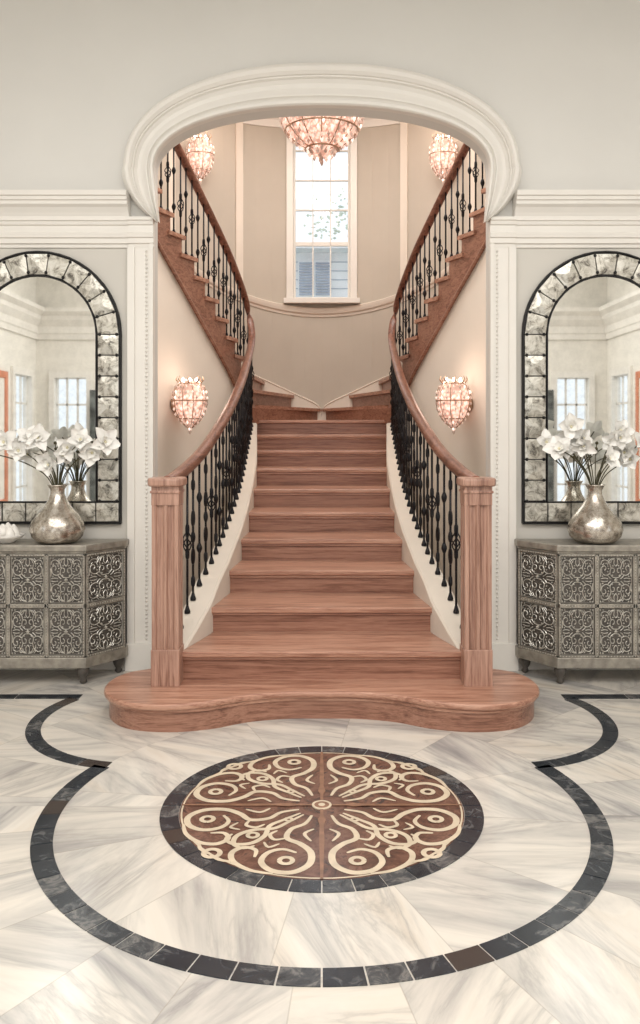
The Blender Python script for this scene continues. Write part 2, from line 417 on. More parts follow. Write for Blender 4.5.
arc=[(-RR,5.6,5.3)]+[(*cyl(d),5.3) for d in range(-90,91,6)]+[(RR,5.6,5.3)]
mb.sweep(arc,[(0,-.22),(.02,-.22),(.03,-.14),(.10,-.06),(.12,0),(0,0)]); mb.build('trim_rotunda_crown',TRIM)
mb=MB()
arc=[(*cyl(d),2.93+.10*(d/20)**2) for d in range(-44,45,3)]
mb.sweep(arc,[(-.01,-.05),(.012,-.05),(.018,-.025),(.035,-.01),(.045,.02),(.05,.05),(.03,.06),(-.01,.06)]); mb.build('trim_chair_rail',CREAM)
for i,d in enumerate((-47,-25,25,47)):
    mb=MB()
    a=[(*cyl(d-1.1),3.12),(*cyl(d),3.12),(*cyl(d+1.1),3.12)]
    mb.sweep(a,[(-.01,0),(.03,0),(.03,2.03),(-.01,2.03)]); mb.build('trim_pilaster_%d'%(i+1),CREAM)
g=group('window_1',(0,9.8,4.05)); mb=MB()
yw=cyl(TH)[1]; xw=cyl(TH)[0]
mb.box(-xw-.06,-xw+.02,yw-.05,yw+.2,3.05,5.1); mb.box(xw-.02,xw+.06,yw-.05,yw+.2,3.05,5.1)
mb.box(-xw,xw,yw-.05,yw+.2,5.0,5.1); mb.box(-xw-.09,xw+.09,yw-.10,yw+.2,3.03,3.09)
for x in (-xw+.02,xw-.045): mb.box(x,x+.025,yw+.06,yw+.12,3.09,5.0)
for k in (1,2): x=-xw+.04+(2*xw-.08)*k/3; mb.box(x-.007,x+.007,yw+.07,yw+.11,3.09,5.0)
for z in (3.10,3.75,4.15,4.5,4.85): mb.box(-xw,xw,yw+.07,yw+.11,z-.009-(.015 if z in(3.10,3.75) else 0),z+.009+(.015 if z in (3.10,3.75) else 0))
mb.build('frame',TRIM,g,1,.004)
mb=MB(); mb.box(-xw,xw,yw+.088,yw+.092,3.09,5.0); mb.build('pane',PANE,g)
# outside
g=group('neighbour_house',(0,15,2.5)); mb=MB(); mb.box(-4,4,15,15.6,0,4.75,0)
for k in range(30): mb.box(-4,4,14.985,15,k*.158,k*.158+.01,1)
mb.box(-.42,.16,14.9,15,3.95,4.6,0)
for k in range(12): mb.box(-.40,-.15,14.87,14.92,3.98+k*.05,4.01+k*.05,1); mb.box(-.11,.14,14.87,14.92,3.98+k*.05,4.01+k*.05,1)
mb.prism([(-4.2,14.6),(4.2,14.6),(4.2,15.8),(-4.2,15.8)],4.75,4.82,0)
mb.build('facade',[SIDING,SHUT],g)
g=group('tree',(1.5,17.5,3)); mb=MB(); mb.tube([(1.5,17.5,0),(1.4,17.5,3),(1.2,17.4,5.5)],[.2,.14,.05],8,1)
for k in range(1500):
    a=random.uniform(0,6.28); r=2.0*random.random()**.7; z=random.uniform(4.2,6.6)
    mb.octa((1.6+r*math.cos(a),17.4+.6*r*math.sin(a),z),random.uniform(.02,.06),random.uniform(.015,.04),0)
mb.build('crown',[LEAF,STEM],g)
mb=MB(); mb.box(-30,30,10.3,60,-.3,-.12); mb.build('ground_outside',LEAF)
# ------------------------------------------------------------------ floor inlays
def ringseg(mb,cx,cy,r0,r1,a0,a1,n,gap,z,mi=0):
    for i in range(n):
        b0=a0+(a1-a0)*i/n+gap/2/r1; b1=a0+(a1-a0)*(i+1)/n-gap/2/r1
        P=[]; K=4
        for k in range(K+1): t=b0+(b1-b0)*k/K; P.append((cx+r0*math.cos(t),cy+r0*math.sin(t)))
        for k in range(K,-1,-1): t=b0+(b1-b0)*k/K; P.append((cx+r1*math.cos(t),cy+r1*math.sin(t)))
        mb.prism(P,0,z,mi)
mb=MB()
ac=math.atan2(3.795-CYM,.976)
ringseg(mb,0,CYM,1.035,1.114,-pi-ac+.0,ac,34,.006,.003)
for s in (1,-1):
    if s==1: ringseg(mb,.84,4.45,.615,.69,math.radians(-79),math.radians(30),9,.006,.003)
    else: ringseg(mb,-.84,4.45,.615,.69,math.radians(150),math.radians(259),9,.006,.003)
    for k in range(8):
        x0=1.38+k*.37
        mb.box(min(s*x0,s*(x0+.364)),max(s*x0,s*(x0+.364)),4.775,4.85,0,.003)
mb.build('floor_border_inlay',BTILE)
g=group('floor_medallion',(0,CYM,0))
mb=MB(); ringseg(mb,0,CYM,.57,.644,0,2*pi,36,.005,.0035); mb.build('dark_ring',BTILE,g)
RM=.568
mb=MB(); mb.prism([(RM*math.cos(2*pi*i/96),CYM+RM*math.sin(2*pi*i/96)) for i in range(96)],0,.0030); mb.build('brown_field',BROWN,g)
mb=MB()
def ribbon(mb,pts,w,z,mi=0,taper=False,closed=False):
    L=len(pts); vs=[]
    for i,p in enumerate(pts):
        a=pts[max(i-1,0)];b=pts[min(i+1,L-1)]; tx,ty=b[0]-a[0],b[1]-a[1]; l=math.hypot(tx,ty) or 1
        ww=w*(1 if not taper else (.35+.65*math.sin(pi*min(1,max(0,i/(L-1))))**.6))/2
        nx,ny=-ty/l*ww,tx/l*ww
        vs+=[(p[0]+nx,p[1]+ny,z),(p[0]-nx,p[1]-ny,z)]
    fs=[]
    for i in range(L-1):
        f=(2*i,2*i+1,2*i+3,2*i+2)
        a,b,c=vs[f[0]],vs[f[1]],vs[f[2]]
        if (b[0]-a[0])*(c[1]-a[1])-(b[1]-a[1])*(c[0]-a[0])<0: f=f[::-1]
        fs.append(f)
    mb.add(vs,fs,mi)
def ringpts(c,r,n=24): return [(c[0]+r*math.cos(2*pi*i/n),c[1]+r*math.sin(2*pi*i/n)) for i in range(n+1)]
def T(p,sx,sy,sw):
    x,y=(p[1],p[0]) if sw else p
    return (sx*x*.644,CYM+sy*y*.644)
strokes=[
 (cr([(.06,.14),(.10,.25),(.18,.32),(.20,.43),(.12,.50),(.06,.60),(.07,.73),(.16,.81),(.27,.79),(.33,.70),(.30,.60),(.22,.56),(.14,.60)],6),.040),
 (cr([(.13,.11),(.23,.20),(.31,.28),(.33,.40),(.40,.49),(.50,.50),(.55,.44),(.52,.38)],6),.032),
 (cr([(.26,.825),(.38,.79),(.48,.70),(.50,.60),(.44,.54),(.37,.57),(.37,.65)],6),.034),
 (cr([(.20,.43),(.27,.45),(.30,.39),(.26,.34)],5),.024),
 (cr([(.045,.32),(.10,.38),(.06,.47)],5),.022),
 (cr([(.48,.70),(.56,.68),(.62,.62)],4),.024),
 (cr([(.33,.48),(.30,.54),(.24,.50)],4),.020),
]
for sx in (1,-1):
    for sy in (1,-1):
        for sw in (0,1):
            for j,(st,w) in enumerate(strokes): ribbon(mb,[T(p,sx,sy,sw) for p in st],w*.644,.0040+.0002*j+.0001*sw,0,True)
            ribbon(mb,[T(p,sx,sy,sw) for p in ringpts((.195,.69),.036)],.028*.644,.0056)
        for c,r,w in (((.61,.61),.045,.03),((.40,.40),.030,.024),((.20,.20),.02,.02)):
            ribbon(mb,[T(p,sx,sy,0) for p in ringpts(c,r)],w*.644,.0058)
ribbon(mb,[(RM*.985*math.cos(2*pi*i/96),CYM+RM*.985*math.sin(2*pi*i/96)) for i in range(97)],.007,.0038,0)
mb.build('cream_scrollwork',CREAMST,g,recalc=False)
mb=MB()
for a in range(4):
    c,s=math.cos(a*pi/2),math.sin(a*pi/2)
    def R(x,y,z=.0060): return (x*c-y*s,CYM+x*s+y*c,z)
    mb.add([R(.04,-.006),R(.3,-.010),R(.565,-.005),R(.565,.005),R(.3,.010),R(.04,.006)],[(0,1,2,3,4,5)])
    mb.add([R(.08,0,.0064),R(.13,-.016,.0064),R(.24,0,.0064),R(.13,.016,.0064)],[(0,1,2,3)])
mb.build('cross_inlay',TANST,g,recalc=False)
mb=MB(); mb.prism([(.04*math.cos(i*pi/12),CYM+.04*math.sin(i*pi/12)) for i in range(24)],.003,.0067,0)
mb.prism([(.03*math.cos(i*pi/12),CYM+.03*math.sin(i*pi/12)) for i in range(24)],.0067,.0070,1)
mb.prism([(.014*math.cos(i*pi/12),CYM+.014*math.sin(i*pi/12)) for i in range(24)],.0070,.0073,0)
mb.build('center_rosette',[CREAMST,TANST],g)
# ------------------------------------------------------------------ staircase
W=[(4.63,.79),(4.85,.725),(5.09,.665),(5.54,.61),(6.0,.575),(6.45,.56),(6.9,.56),(7.37,.57),(7.8,.60),(8.28,.64),(8.62,.66)]
def hw(d): return interp(d,W)
stair=group('staircase',(0,6.5,0))
railpts=[(.85,4.60,1.235),(.82,4.85,1.275),(.77,5.2,1.36),(.72,5.54,1.48),(.675,6.2,1.70),(.66,6.9,1.93),(.675,7.6,2.15),(.69,8.2,2.37),(.70,8.4,2.52),(.73,8.5,2.68),(.77,8.45,2.86),(.82,8.25,3.03),(.90,7.95,3.25),(1.0,7.67,3.47),(1.105,7.43,3.69),(1.21,7.2,3.91),(1.33,6.95,4.15),(1.48,6.6,4.48),(1.6,6.25,4.80)]
RP=cr(railpts,16)
def left(i):
    a=RP[max(i-1,0)];b=RP[min(i+1,len(RP)-1)]; tx,ty=b[0]-a[0],b[1]-a[1]; l=math.hypot(tx,ty); return (-ty/l,tx/l)
def off(i,d):
    l=left(i); return (RP[i][0]-l[0]*d,RP[i][1]-l[1]*d)
c0,r0=.304,.15
def cz(y): return c0+r0*(y-4.63)/.456+interp(y,[(4.68,-.03),(5.3,.065)])
def step_poly(y0,y1,out=.0,n=6):
    ys=[y0+(y1-y0)*k/n for k in range(n+1)]
    return [(hw(y)+out,y) for y in ys]+[(-hw(y)-out,y) for y in ys[::-1]]
tr=MB(); ri=MB()
Dk={k:4.63+.456*(k-2) for k in range(2,12)}; Dk[11]=8.66
ck={k:c0+r0*(k-2) for k in range(1,12)}; ck[1]=.14
for k in range(2,11):
    out=.02 if k>2 else .0
    tr.prism(step_poly(Dk[k],Dk[k+1]+.04,out),ck[k]-.034,ck[k])
    ri.prism(step_poly(Dk[k]+.028,Dk[k+1]+.06,out),max(.0,ck[k-1]-.05),ck[k]-.034)
    tr.box(-hw(Dk[k]),hw(Dk[k]),Dk[k]+.012,Dk[k]+.03,ck[k]-.05,ck[k]-.034)
c11=ck[11]
tr.prism([(.70,8.64),(.73,8.7),(.12,9.83),(-.12,9.83),(-.73,8.7),(-.70,8.64)],c11-.034,c11)
ri.prism([(.70,8.67),(.73,8.72),(.12,9.83),(-.12,9.83),(-.73,8.72),(-.70,8.67)],c11-.3,c11-.034)
def outer(u):
    if u<=90: x,y=cyl(u,RR-.005); return (x,y)
    return (RR-.005,RC-(u-90)/100)
U=[1,9,18,28,39,51,63,74,85]+[95+25*i for i in range(8)]
ru=.155
def gap(i):
    return interp(RP[i][2],[(2.52,.86),(2.9,.76),(3.2,.71),(5,.70)])
ik=[]
for k in range(1,17):
    c=c11+ru*k
    idx=next((i for i in range(8*16,len(RP)) if RP[i][2]-gap(i)>=c),len(RP)-1); ik.append(idx)
for s in (1,-1):
    t2=MB(); r2=MB(); st=MB()
    for k in range(1,16):
        c=c11+ru*k; i0,i1=ik[k-1],ik[k]
        if i1<=i0: continue
        inner=[off(i,.045) for i in range(max(i0-2,0),min(i1+3,len(RP)),2)]
        inr=[off(i,.0) for i in range(i0,min(i1+3,len(RP)),2)]
        u0,u1=U[k-1],U[k]
        out=[outer(u0-1.0+(u1-u0+2.0)*t/3) for t in range(4)]
        outr=[outer(u0+(u1-u0+2.0)*t/3) for t in range(4)]
        t2.prism(inner+out[::-1],c-.034,c); r2.prism(inr+outr[::-1],c-ru-.04,c-.034)
        ids=list(range(i0,i1+1))
        vs=[]
        for i in ids:
            zb=RP[i][2]-gap(i)-.44
            a=off(i,.025);b=off(i,-.01)
            vs+=[(a[0],a[1],zb),(a[0],a[1],c-.034),(b[0],b[1],zb),(b[0],b[1],c-.034)]
        L=len(ids); fs=[]
        for j in range(L-1):
            a=4*j;b=a+4; fs+=[(a,b,b+1,a+1),(a+2,a+3,b+3,b+2),(a,a+2,b+2,b),(a+1,b+1,b+3,a+3)]
        fs+=[(0,1,3,2),(4*L-4,4*L-2,4*L-1,4*L-3)]
        st.add(vs,fs)
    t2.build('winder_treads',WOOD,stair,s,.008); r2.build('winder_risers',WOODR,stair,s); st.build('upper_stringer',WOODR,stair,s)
    pw=MB(); ids=list(range(8*16-6,len(RP),3)); vs=[]
    for i in ids:
        zt=max(RP[i][2]-gap(i)-.40,1.35); a=off(i,.012);b=off(i,-.12)
        vs+=[(a[0],a[1],0),(a[0],a[1],zt),(b[0],b[1],0),(b[0],b[1],zt)]
    L=len(ids); fs=[]
    for j in range(L-1):
        a=4*j;b=a+4; fs+=[(a,b,b+1,a+1),(a+2,a+3,b+3,b+2),(a+1,b+1,b+3,a+3)]
    pw.add(vs,fs,0,True); pw.build('under_stair_wall',CREAM,stair,s)
    mo=MB(); path=[(off(i,.012)[0],off(i,.012)[1],RP[i][2]-gap(i)-.44) for i in range(9*16,len(RP),3)]
    mo.sweep(path,[(-.01,-.02),(.02,-.02),(.025,0),(.02,.02),(-.01,.02)]); mo.build('stringer_moulding',WOODR,stair,s)
    cb=MB(); vs=[]; ids=[i for i in range(0,8*16+6) if RP[i][1]>=4.695][::2]
    for i in ids:
        y=RP[i][1]; o_=off(i,.04); xi=hw(y); zt=cz(y)
        vs+=[(xi,y,0),(xi,y,zt-.012),(xi+.012,y,zt),(o_[0]-.01,o_[1],zt),(o_[0],o_[1],zt-.012),(o_[0],o_[1],0)]
    L=len(ids); fs=[]
    for j in range(L-1):
        for q in range(5): fs.append((6*j+q,6*j+q+1,6*j+7+q,6*j+6+q))
    fs+=[[0,1,2,3,4,5],[6*(L-1)+q for q in range(5,-1,-1)]]
    cb.add(vs,fs); cb.build('curb_string',CREAM,stair,s)
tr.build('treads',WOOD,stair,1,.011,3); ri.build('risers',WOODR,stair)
half=[(0,4.42),(.2,4.415),(.4,4.36),(.58,4.26),(.79,4.215),(1.0,4.26),(1.13,4.40),(1.175,4.58),(1.13,4.77),(1.0,4.88),(.8,4.93)]
def sym(h):
    q=cr(h,6); return [(p[0],p[1]) for p in q]+[(-p[0],p[1]) for p in q[::-1]][:-1]
pl=MB(); pl.prism(sym(half),.112,.145); pl.build('start_step_tread',WOOD,stair,1,.013,3)
pl=MB(); pl.prism(sym([(x*.98 if x else 0,y+.022) for x,y in half]),0,.112); pl.build('start_step_riser',WOODR,stair)
pl=MB(); pl.prism(sym([(x*.988 if x else 0,y+.013) for x,y in half]),.098,.112); pl.build('start_step_cove',WOOD,stair)
for s in (1,-1):
    mb=MB(); path=[]
    for j,u in enumerate([0]+U[:9]):
        x,y=outer(u); path.append((x,y,c11+ru*j+.0))
    mb.sweep(cr(path,4),[(0,-.15),(.02,-.15),(.02,.015),(.03,.03),(.0,.045)])
    mb.build('trim_stair_skirt_%d'%(1 if s==1 else 2),CREAM,None,s)
# ------------------------------------------------------------------ railings
def baluster(mb,x,y,z0,z1,kind,ang):
    h=z1-z0; r=.0072
    mb.tube([(x,y,z0),(x,y,z1)],r,6,0,True)
    mb.lathe([(.018,0),(.018,.012),(.012,.03),(.008,.045)],(x,y,z0),8)
    def knuck(z,q=.018): mb.lathe([(.007,-.034),(.012,-.022),(q,-.006),(q,.006),(.012,.022),(.007,.034)],(x,y,z),8)
    if kind==0:
        knuck(z0+h*.30); knuck(z0+h*.70)
    elif kind==1:
        for q in range(4):
            a0=q*pi/2+.4
            mb.tube([(x+.028*math.sin(pi*t/8)*math.cos(a0+t*.5),y+.028*math.sin(pi*t/8)*math.sin(a0+t*.5),z0+h*.42+h*.17*t/8) for t in range(9)],.0042,4)
        knuck(z0+h*.42,.013); knuck(z0+h*.59,.013)
    else:
        ca,sa=math.cos(ang),math.sin(ang)
        for sg in (1,-1):
            for zc,fl in ((.34,1),(.60,-1)):
                pts=[]
                for t in range(11):
                    a=-pi/2+t/10*pi*1.6; rr=.036*(1-t/15)
                    u=sg*(rr*math.cos(a)); w=fl*(rr*1.7*math.sin(a))
                    pts.append((x+ca*u,y+sa*u,z0+h*zc+w))
                mb.tube(pts,.0055,4)
        knuck(z0+h*.47,.015); knuck(z0+h*.86,.013); knuck(z0+h*.14,.013)
for s,nm in ((-1,'stair_railing'),(1,'stair_railing')):
    g=group(nm,(s*.85,4.6,0))
    hr=MB(); prof=[(-.024,-.03),(.024,-.03),(.03,-.012),(.036,.004),(.034,.02),(.022,.032),(0,.036),(-.022,.032),(-.034,.02),(-.036,.004),(-.03,-.012)]
    hr.sweep(RP[2::2],prof,0,True); hr.build('handrail',RAILW,g,s)
    bl=MB()
    acc=0; nxt=.13; kk=0
    for i in range(1,len(RP)-1):
        p,q=RP[i-1],RP[i]; acc+=math.hypot(p[0]-q[0],p[1]-q[1])
        if acc>=nxt:
            low=i<8*16+4
            nxt+= .128 if low else .092
            x,y,z=q
            if low: zb=cz(y)
            else:
                zb=c11
                for k_,idx in enumerate(ik):
                    if i>=idx: zb=c11+ru*(k_+1)
            l=left(i)
            baluster(bl,x,y,zb-.003,z-.025,[0,2,1,2][kk%4] if low else [0,1][kk%2],math.atan2(-l[0],l[1])); kk+=1
    bl.build('balusters',IRON,g,s)
    nw=MB(); x0,x1,y0,y1=.772,.918,4.53,4.676; xm=(x0+x1)/2; ym=(y0+y1)/2
    nw.prism([(x0-.004,y0-.004),(x1+.004,y0-.004),(x1+.004,y1+.004),(x0-.004,y1+.004)],.14,.34)
    q=x1-x0
    def side(f):
        pts=[(0,0),(.022,0),(.029,.014),(.058,.014),(.065,0),(q-.065,0),(q-.058,.014),(q-.029,.014),(q-.022,0)]
        return [f(u,d) for u,d in pts]
    sec=side(lambda u,d:(x0+u,y0+d))+side(lambda u,d:(x1-d,y0+u))+side(lambda u,d:(x1-u,y1-d))+side(lambda u,d:(x0+d,y1-u))
    nw.prism(sec,.335,1.125)
    nw.prism([(x0-.002,y0-.002),(x1+.002,y0-.002),(x1+.002,y1+.002),(x0-.002,y1+.002)],1.12,1.225)
    nw.prism([(x0-.008,y0-.008),(x1+.008,y0-.008),(x1+.008,y1+.008),(x0-.008,y1+.008)],1.185,1.20)
    nw.build('newel_post',WOODV,g,s,.003)
    nw=MB()
    nw.prism([(xm+.100*math.copysign(abs(math.cos(t))**.45,math.cos(t)),ym+.100*math.copysign(abs(math.sin(t))**.45,math.sin(t))) for t in [2*pi*i/40+.01 for i in range(40)]],1.222,1.268)
    nw.build('newel_cap',WOODV,g,s,.012,3)
# ------------------------------------------------------------------ mirrors
for s in (-1,1):
    xc=1.815; zs=2.142; ro,rin=.534,.375; zb=.934
    g=group('arched_mirror',(s*xc,YW-.03,1.8))
    def outline(r,n=24,zb_=zb): return [(xc-r,zb_)]+[(xc-r*math.cos(pi*i/n),zs+r*math.sin(pi*i/n)) for i in range(n+1)]+[(xc+r,zb_)]
    bk=MB(); P=outline(ro); n=len(P)
    bk.add([(p[0],YW-.008,p[1]) for p in P]+[(p[0],YW-.03,p[1]) for p in P],[list(range(n)),list(range(n,2*n))]+[(i,(i+1)%n,n+(i+1)%n,n+i) for i in range(n)])
    bk.build('backing',BLACK,g,s)
    gl=MB(); P=outline(rin,24,zb+.14); gl.add([(p[0],YW-.034,p[1]) for p in P],[list(range(len(P)))]); gl.build('mirror_glass',MIRR,g,s)
    rim=MB(); P=[(p[0],YW-.036,p[1]) for p in outline(ro-.005)]; rim.tube(P,.007,6,0,False,True)
    P=[(p[0],YW-.038,p[1]) for p in outline(rin,24,zb+.14)]; rim.tube(P,.006,6,0,False,True); rim.build('rims',BLACK,g,s)
    ti=MB()
    def tile(q):
        c=[sum(p[i] for p in q)/4 for i in (0,1)]
        c[0]+=random.uniform(-.002,.002); c[1]+=random.uniform(-.002,.002)
        def ins(f,y): return [(c[0]+(p[0]-c[0])*f,y,c[1]+(p[1]-c[1])*f) for p in q]
        A=ins(.97,YW-.03);B=ins(.94,YW-.042+random.uniform(-.002,.002));C=ins(.2,YW-.046+random.uniform(-.004,.004))
        fs=[]
        for o in (0,4): fs+=[(o+i,o+(i+1)%4,o+4+(i+1)%4,o+4+i) for i in range(4)]
        ti.add(A+B+C,fs+[(8,9,10,11)],0)
    rn,rx=rin+.008,ro-.012
    nl=8
    zz0=zb+.145
    for k in range(nl):
        a=zz0+(zs-zz0)*k/nl; b_=zz0+(zs-zz0)*(k+1)/nl
        for sg in (1,-1): tile([(xc+sg*rn,a),(xc+sg*rx,a),(xc+sg*rx,b_),(xc+sg*rn,b_)])
    na=11
    for k in range(na):
        a,b_=pi*k/na,pi*(k+1)/na
        tile([(xc+rn*math.cos(a),zs+rn*math.sin(a)),(xc+rx*math.cos(a),zs+rx*math.sin(a)),(xc+rx*math.cos(b_),zs+rx*math.sin(b_)),(xc+rn*math.cos(b_),zs+rn*math.sin(b_))])
    for k in range(7):
        a=xc-rx+2*rx*k/7; b_=a+2*rx/7; tile([(a,zb+.012),(b_,zb+.012),(b_,zb+.135),(a,zb+.135)])
    ti.build('mosaic_tiles',ANT,g,s)
    ro_=MB()
    for k in range(na+1):
        a=pi*k/na
        for r in (rn+.015,rx-.015): ro_.sphere((xc+r*math.cos(a),YW-.045,zs+r*math.sin(a)),.011,6)
    for k in range(nl):
        a=zz0+(zs-zz0)*k/nl
        for sg in (1,-1):
            for r in (rn+.015,rx-.015): ro_.sphere((xc+sg*r,YW-.045,a),.011,6)
    ro_.build('rosettes',BLACK,g,s)
# ------------------------------------------------------------------ consoles
def console(s):
    xc=1.88; g=group('console_cabinet',(s*xc,5.2,0))
    F,B=.46,.635; yf,yc,yb=5.045,5.29,5.355
    def plan(e): return [(xc-F-e*.6,yf-e),(xc+F+e*.6,yf-e),(xc+B+e,yc-e*.4),(xc+B+e,yb),(xc-B-e,yb),(xc-B-e,yc-e*.4)]
    m=MB(); m.prism(plan(0),.11,.80); m.build('carcass',CONSD,g,s)
    m=MB(); m.prism(plan(.018),.80,.84); m.prism(plan(.008),.785,.80); m.build('top',CONS,g,s,.006)
    m=MB(); m.prism(plan(.014),.10,.165); m.build('plinth',CONS,g,s,.005)
    fr=MB(); sc=MB(); bd=MB()
    def face(o,ux,uy,wid,cols,z0=.165,z1=.785,rows=2):
        nx,ny=uy,-ux
        def P(u,z,d=0): return (o[0]+ux*u+nx*d,o[1]+uy*u+ny*d,z)
        def bar(u0,u1,a,b,d=.012,mb=fr,mi=0):
            mb.add([P(u0,a),P(u1,a),P(u1,b),P(u0,b),P(u0,a,d),P(u1,a,d),P(u1,b,d),P(u0,b,d)],[(0,1,2,3),(4,7,6,5),(0,4,5,1),(1,5,6,2),(2,6,7,3),(3,7,4,0)],mi)
        cw=wid/cols; rh=(z1-z0)/rows; bw=.013
        for c in range(cols+1):
            u=c*cw; bar(max(0,u-bw),min(wid,u+bw),z0,z1)
            for k in range(36): bd.octa(P(min(max(u,bw*.7),wid-bw*.7),z0+(k+.5)*(z1-z0)/36,.013),.004,.0055)
        for r in range(rows+1):
            z=z0+r*rh; bar(0,wid,max(z0,z-bw),min(z1,z+bw))
            kk=int(wid/.018)
            for k in range(kk): bd.octa(P((k+.5)*wid/kk,min(max(z,z0+.008),z1-.008),.013),.004,.0055)
        for c in range(cols):
            for r in range(rows):
                uc=(c+.5)*cw; zc=z0+(r+.5)*rh; hu=cw/2-bw-.006; hz=rh/2-bw-.006
                sc.tube([P(uc-hu,zc-hz,.004),P(uc+hu,zc-hz,.004),P(uc+hu,zc+hz,.004),P(uc-hu,zc+hz,.004)],.0025,4,0,False,True)
                for sx in (1,-1):
                    for sz in (1,-1):
                        def Q(p): return P(uc+sx*p[0]*hu,zc+sz*p[1]*hz,.003)
                        for st in SCR: sc.tube([Q(p) for p in st],.0030,4,0,False)
                        for p in ((.5,.36),(.22,.2),(.82,.16),(.6,.72),(.18,.62),(.8,.95),(.95,.95),(.45,.5)): sc.octa(Q(p),.006,.006)
                sc.octa(P(uc,zc,.005),.013,.013)
    face((xc-F,yf),1,0,2*F,4)
    l=math.hypot(B-F,yc-yf)
    face((xc+F,yf),(B-F)/l,(yc-yf)/l,l,1); face((xc-B,yc),(B-F)/l,-(yc-yf)/l,l,1)
    fr.build('frame_rails',CONS,g,s,.002); sc.build('scroll_inlay',BONE,g,s); bd.build('bead_inlay',BONE,g,s)
    m=MB()
    for x,y in ((xc-F+.02,yf+.03),(xc+F-.02,yf+.03),(xc-B+.04,yc+.02),(xc+B-.04,yc+.02)):
        m.lathe([(.012,0),(.024,.012),(.018,.03),(.034,.06),(.038,.085),(.03,.105)],(x,y,0),12)
    m.build('feet',CONSD,g,s)
SCR=[cr([(0,.1),(.18,.12),(.36,.28),(.3,.5),(.12,.5),(.1,.36),(.2,.32)],3),
     cr([(.36,.28),(.6,.2),(.85,.3),(.88,.55),(.7,.62),(.62,.5),(.7,.42)],3),
     cr([(.3,.5),(.4,.75),(.65,.88),(.88,.82),(.92,.68)],3),
     cr([(.0,.6),(.12,.72),(.1,.9),(.25,.88),(.32,.74)],3),
     cr([(.05,.95),(.3,.92),(.5,.7),(.48,.58)],3),
     cr([(.5,.05),(.7,.08),(.92,.05)],3),
     cr([(.4,.95),(.5,.85),(.46,.78)],3), cr([(.95,.15),(.93,.35),(.97,.5)],3),
     cr([(.3,.05),(.42,.12),(.5,.2)],3), cr([(.75,.72),(.82,.66),(.78,.58)],3)]
console(-1); console(1)
# ------------------------------------------------------------------ vases with orchids
def vase(cx,cy,z,seed,fs_):
    random.seed(seed)
    g=group('orchid_vase',(cx,cy,z)); m=MB()
    k=.98
    prof=[(.075,0),(.12,.008),(.152,.04),(.166,.085),(.155,.13),(.12,.18),(.083,.225),(.055,.27),(.043,.305),(.043,.33),(.055,.355),(.062,.362),(.055,.362),(.036,.33),(.034,.29)]
    m.lathe([(a,b*k) for a,b in prof],(cx,cy,z),36); m.build('vase_body',VASE,g)
    st=MB(); fl=MB()
    def petal(c,d,nrm,L,Wd,curl):
        d=d.normalized(); w=d.cross(nrm).normalized(); nn=w.cross(d).normalized(); vs=[];fs=[]
        for i in range(6):
            t=i/5; ww=Wd*(math.sin(pi*(.08+.88*t))**.75)/2
            for j in (-1,-.5,0,.5,1):
                vs.append(c+d*L*t+w*ww*j+nn*(curl*t*t*L+abs(j)*abs(j)*.16*Wd))
        for i in range(5):
            for j in range(4): a=i*5+j; fs.append((a,a+1,a+6,a+5))
        fl.add(vs,fs,0,True)
    def bloom(c,nrm,sz):
        nrm=nrm.normalized(); a=nrm.orthogonal().normalized(); b=nrm.cross(a); r0=random.uniform(0,6.28)
        for i in range(5):
            t=r0+i*2*pi/5; d=a*math.cos(t)+b*math.sin(t)+nrm*random.uniform(.2,.75)
            petal(c,d,nrm,sz*random.uniform(.85,1.1),sz*.78,random.uniform(-.4,.2))
        for i in range(3):
            t=r0+i*2*pi/3+.5; d=a*math.cos(t)+b*math.sin(t)+nrm*1.5
            petal(c,d,nrm,sz*.6,sz*.5,-.1)
        fl.sphere(tuple(c+nrm*.012),.009,6,1)
    top=z+.36
    ends=[(-.34,.22),(-.28,.30),(-.19,.24),(-.10,.33),(.10,.26),(.16,.31),(.24,.24),(.31,.30),(-.02,.17),(.20,.36),(-.16,.34)]
    for ex,ez in ends:
        ex=ex*fs_+random.uniform(-.03,.03); ez+=random.uniform(-.03,.02); ey=random.uniform(-.14,-.02)
        p=cr([(cx,cy,z+.1),(cx+ex*.1,cy,top),(cx+ex*.45,cy+ey*.5,top+ez*.55),(cx+ex,cy+ey,top+ez-.03)],5)
        st.tube(p,.0035,5)
        e=Vector(p[-1]); bloom(e,Vector((ex*1.5+random.uniform(-.5,.5),-1,random.uniform(-.3,.7))),random.uniform(.075,.10))
        if random.random()<.6:
            q=Vector(p[-4]); bloom(q+Vector((random.uniform(-.03,.03),-.02,0)),Vector((random.uniform(-1.2,1.2),-1,random.uniform(-.3,.3))),.07)
    for _ in range(4):
        ex=random.uniform(-.25,.25); p=cr([(cx,cy,z+.1),(cx+ex*.15,cy,top),(cx+ex*.6,cy,top+.16),(cx+ex,cy-.02,top+.25)],4); st.tube(p,.0028,4)
        for j in (9,10,12): st.sphere(p[j],.011,6)
    st.build('stems',STEM,g); fl.build('blossoms',[PETAL,YEL],g,recalc=False)
vase(-1.62,5.15,.841,3,1); vase(1.675,5.15,.841,11,-1)
g=group('white_shell_ornament',(-1.93,5.15,.841)); m=MB()
m.lathe([(.05,0),(.055,.01),(.09,.03),(.11,.05),(.10,.05),(.05,.02),(.01,.02)],(-1.93,5.15,.841),20); 
for k in range(7):
    a=k*.9; m.lathe([(.022,0),(.04,.02),(.03,.05),(.006,.08)],(-1.93+.045*math.cos(a),5.15+.045*math.sin(a),.86+.01*(k%3)),8)
m.build('shells',CER,g)
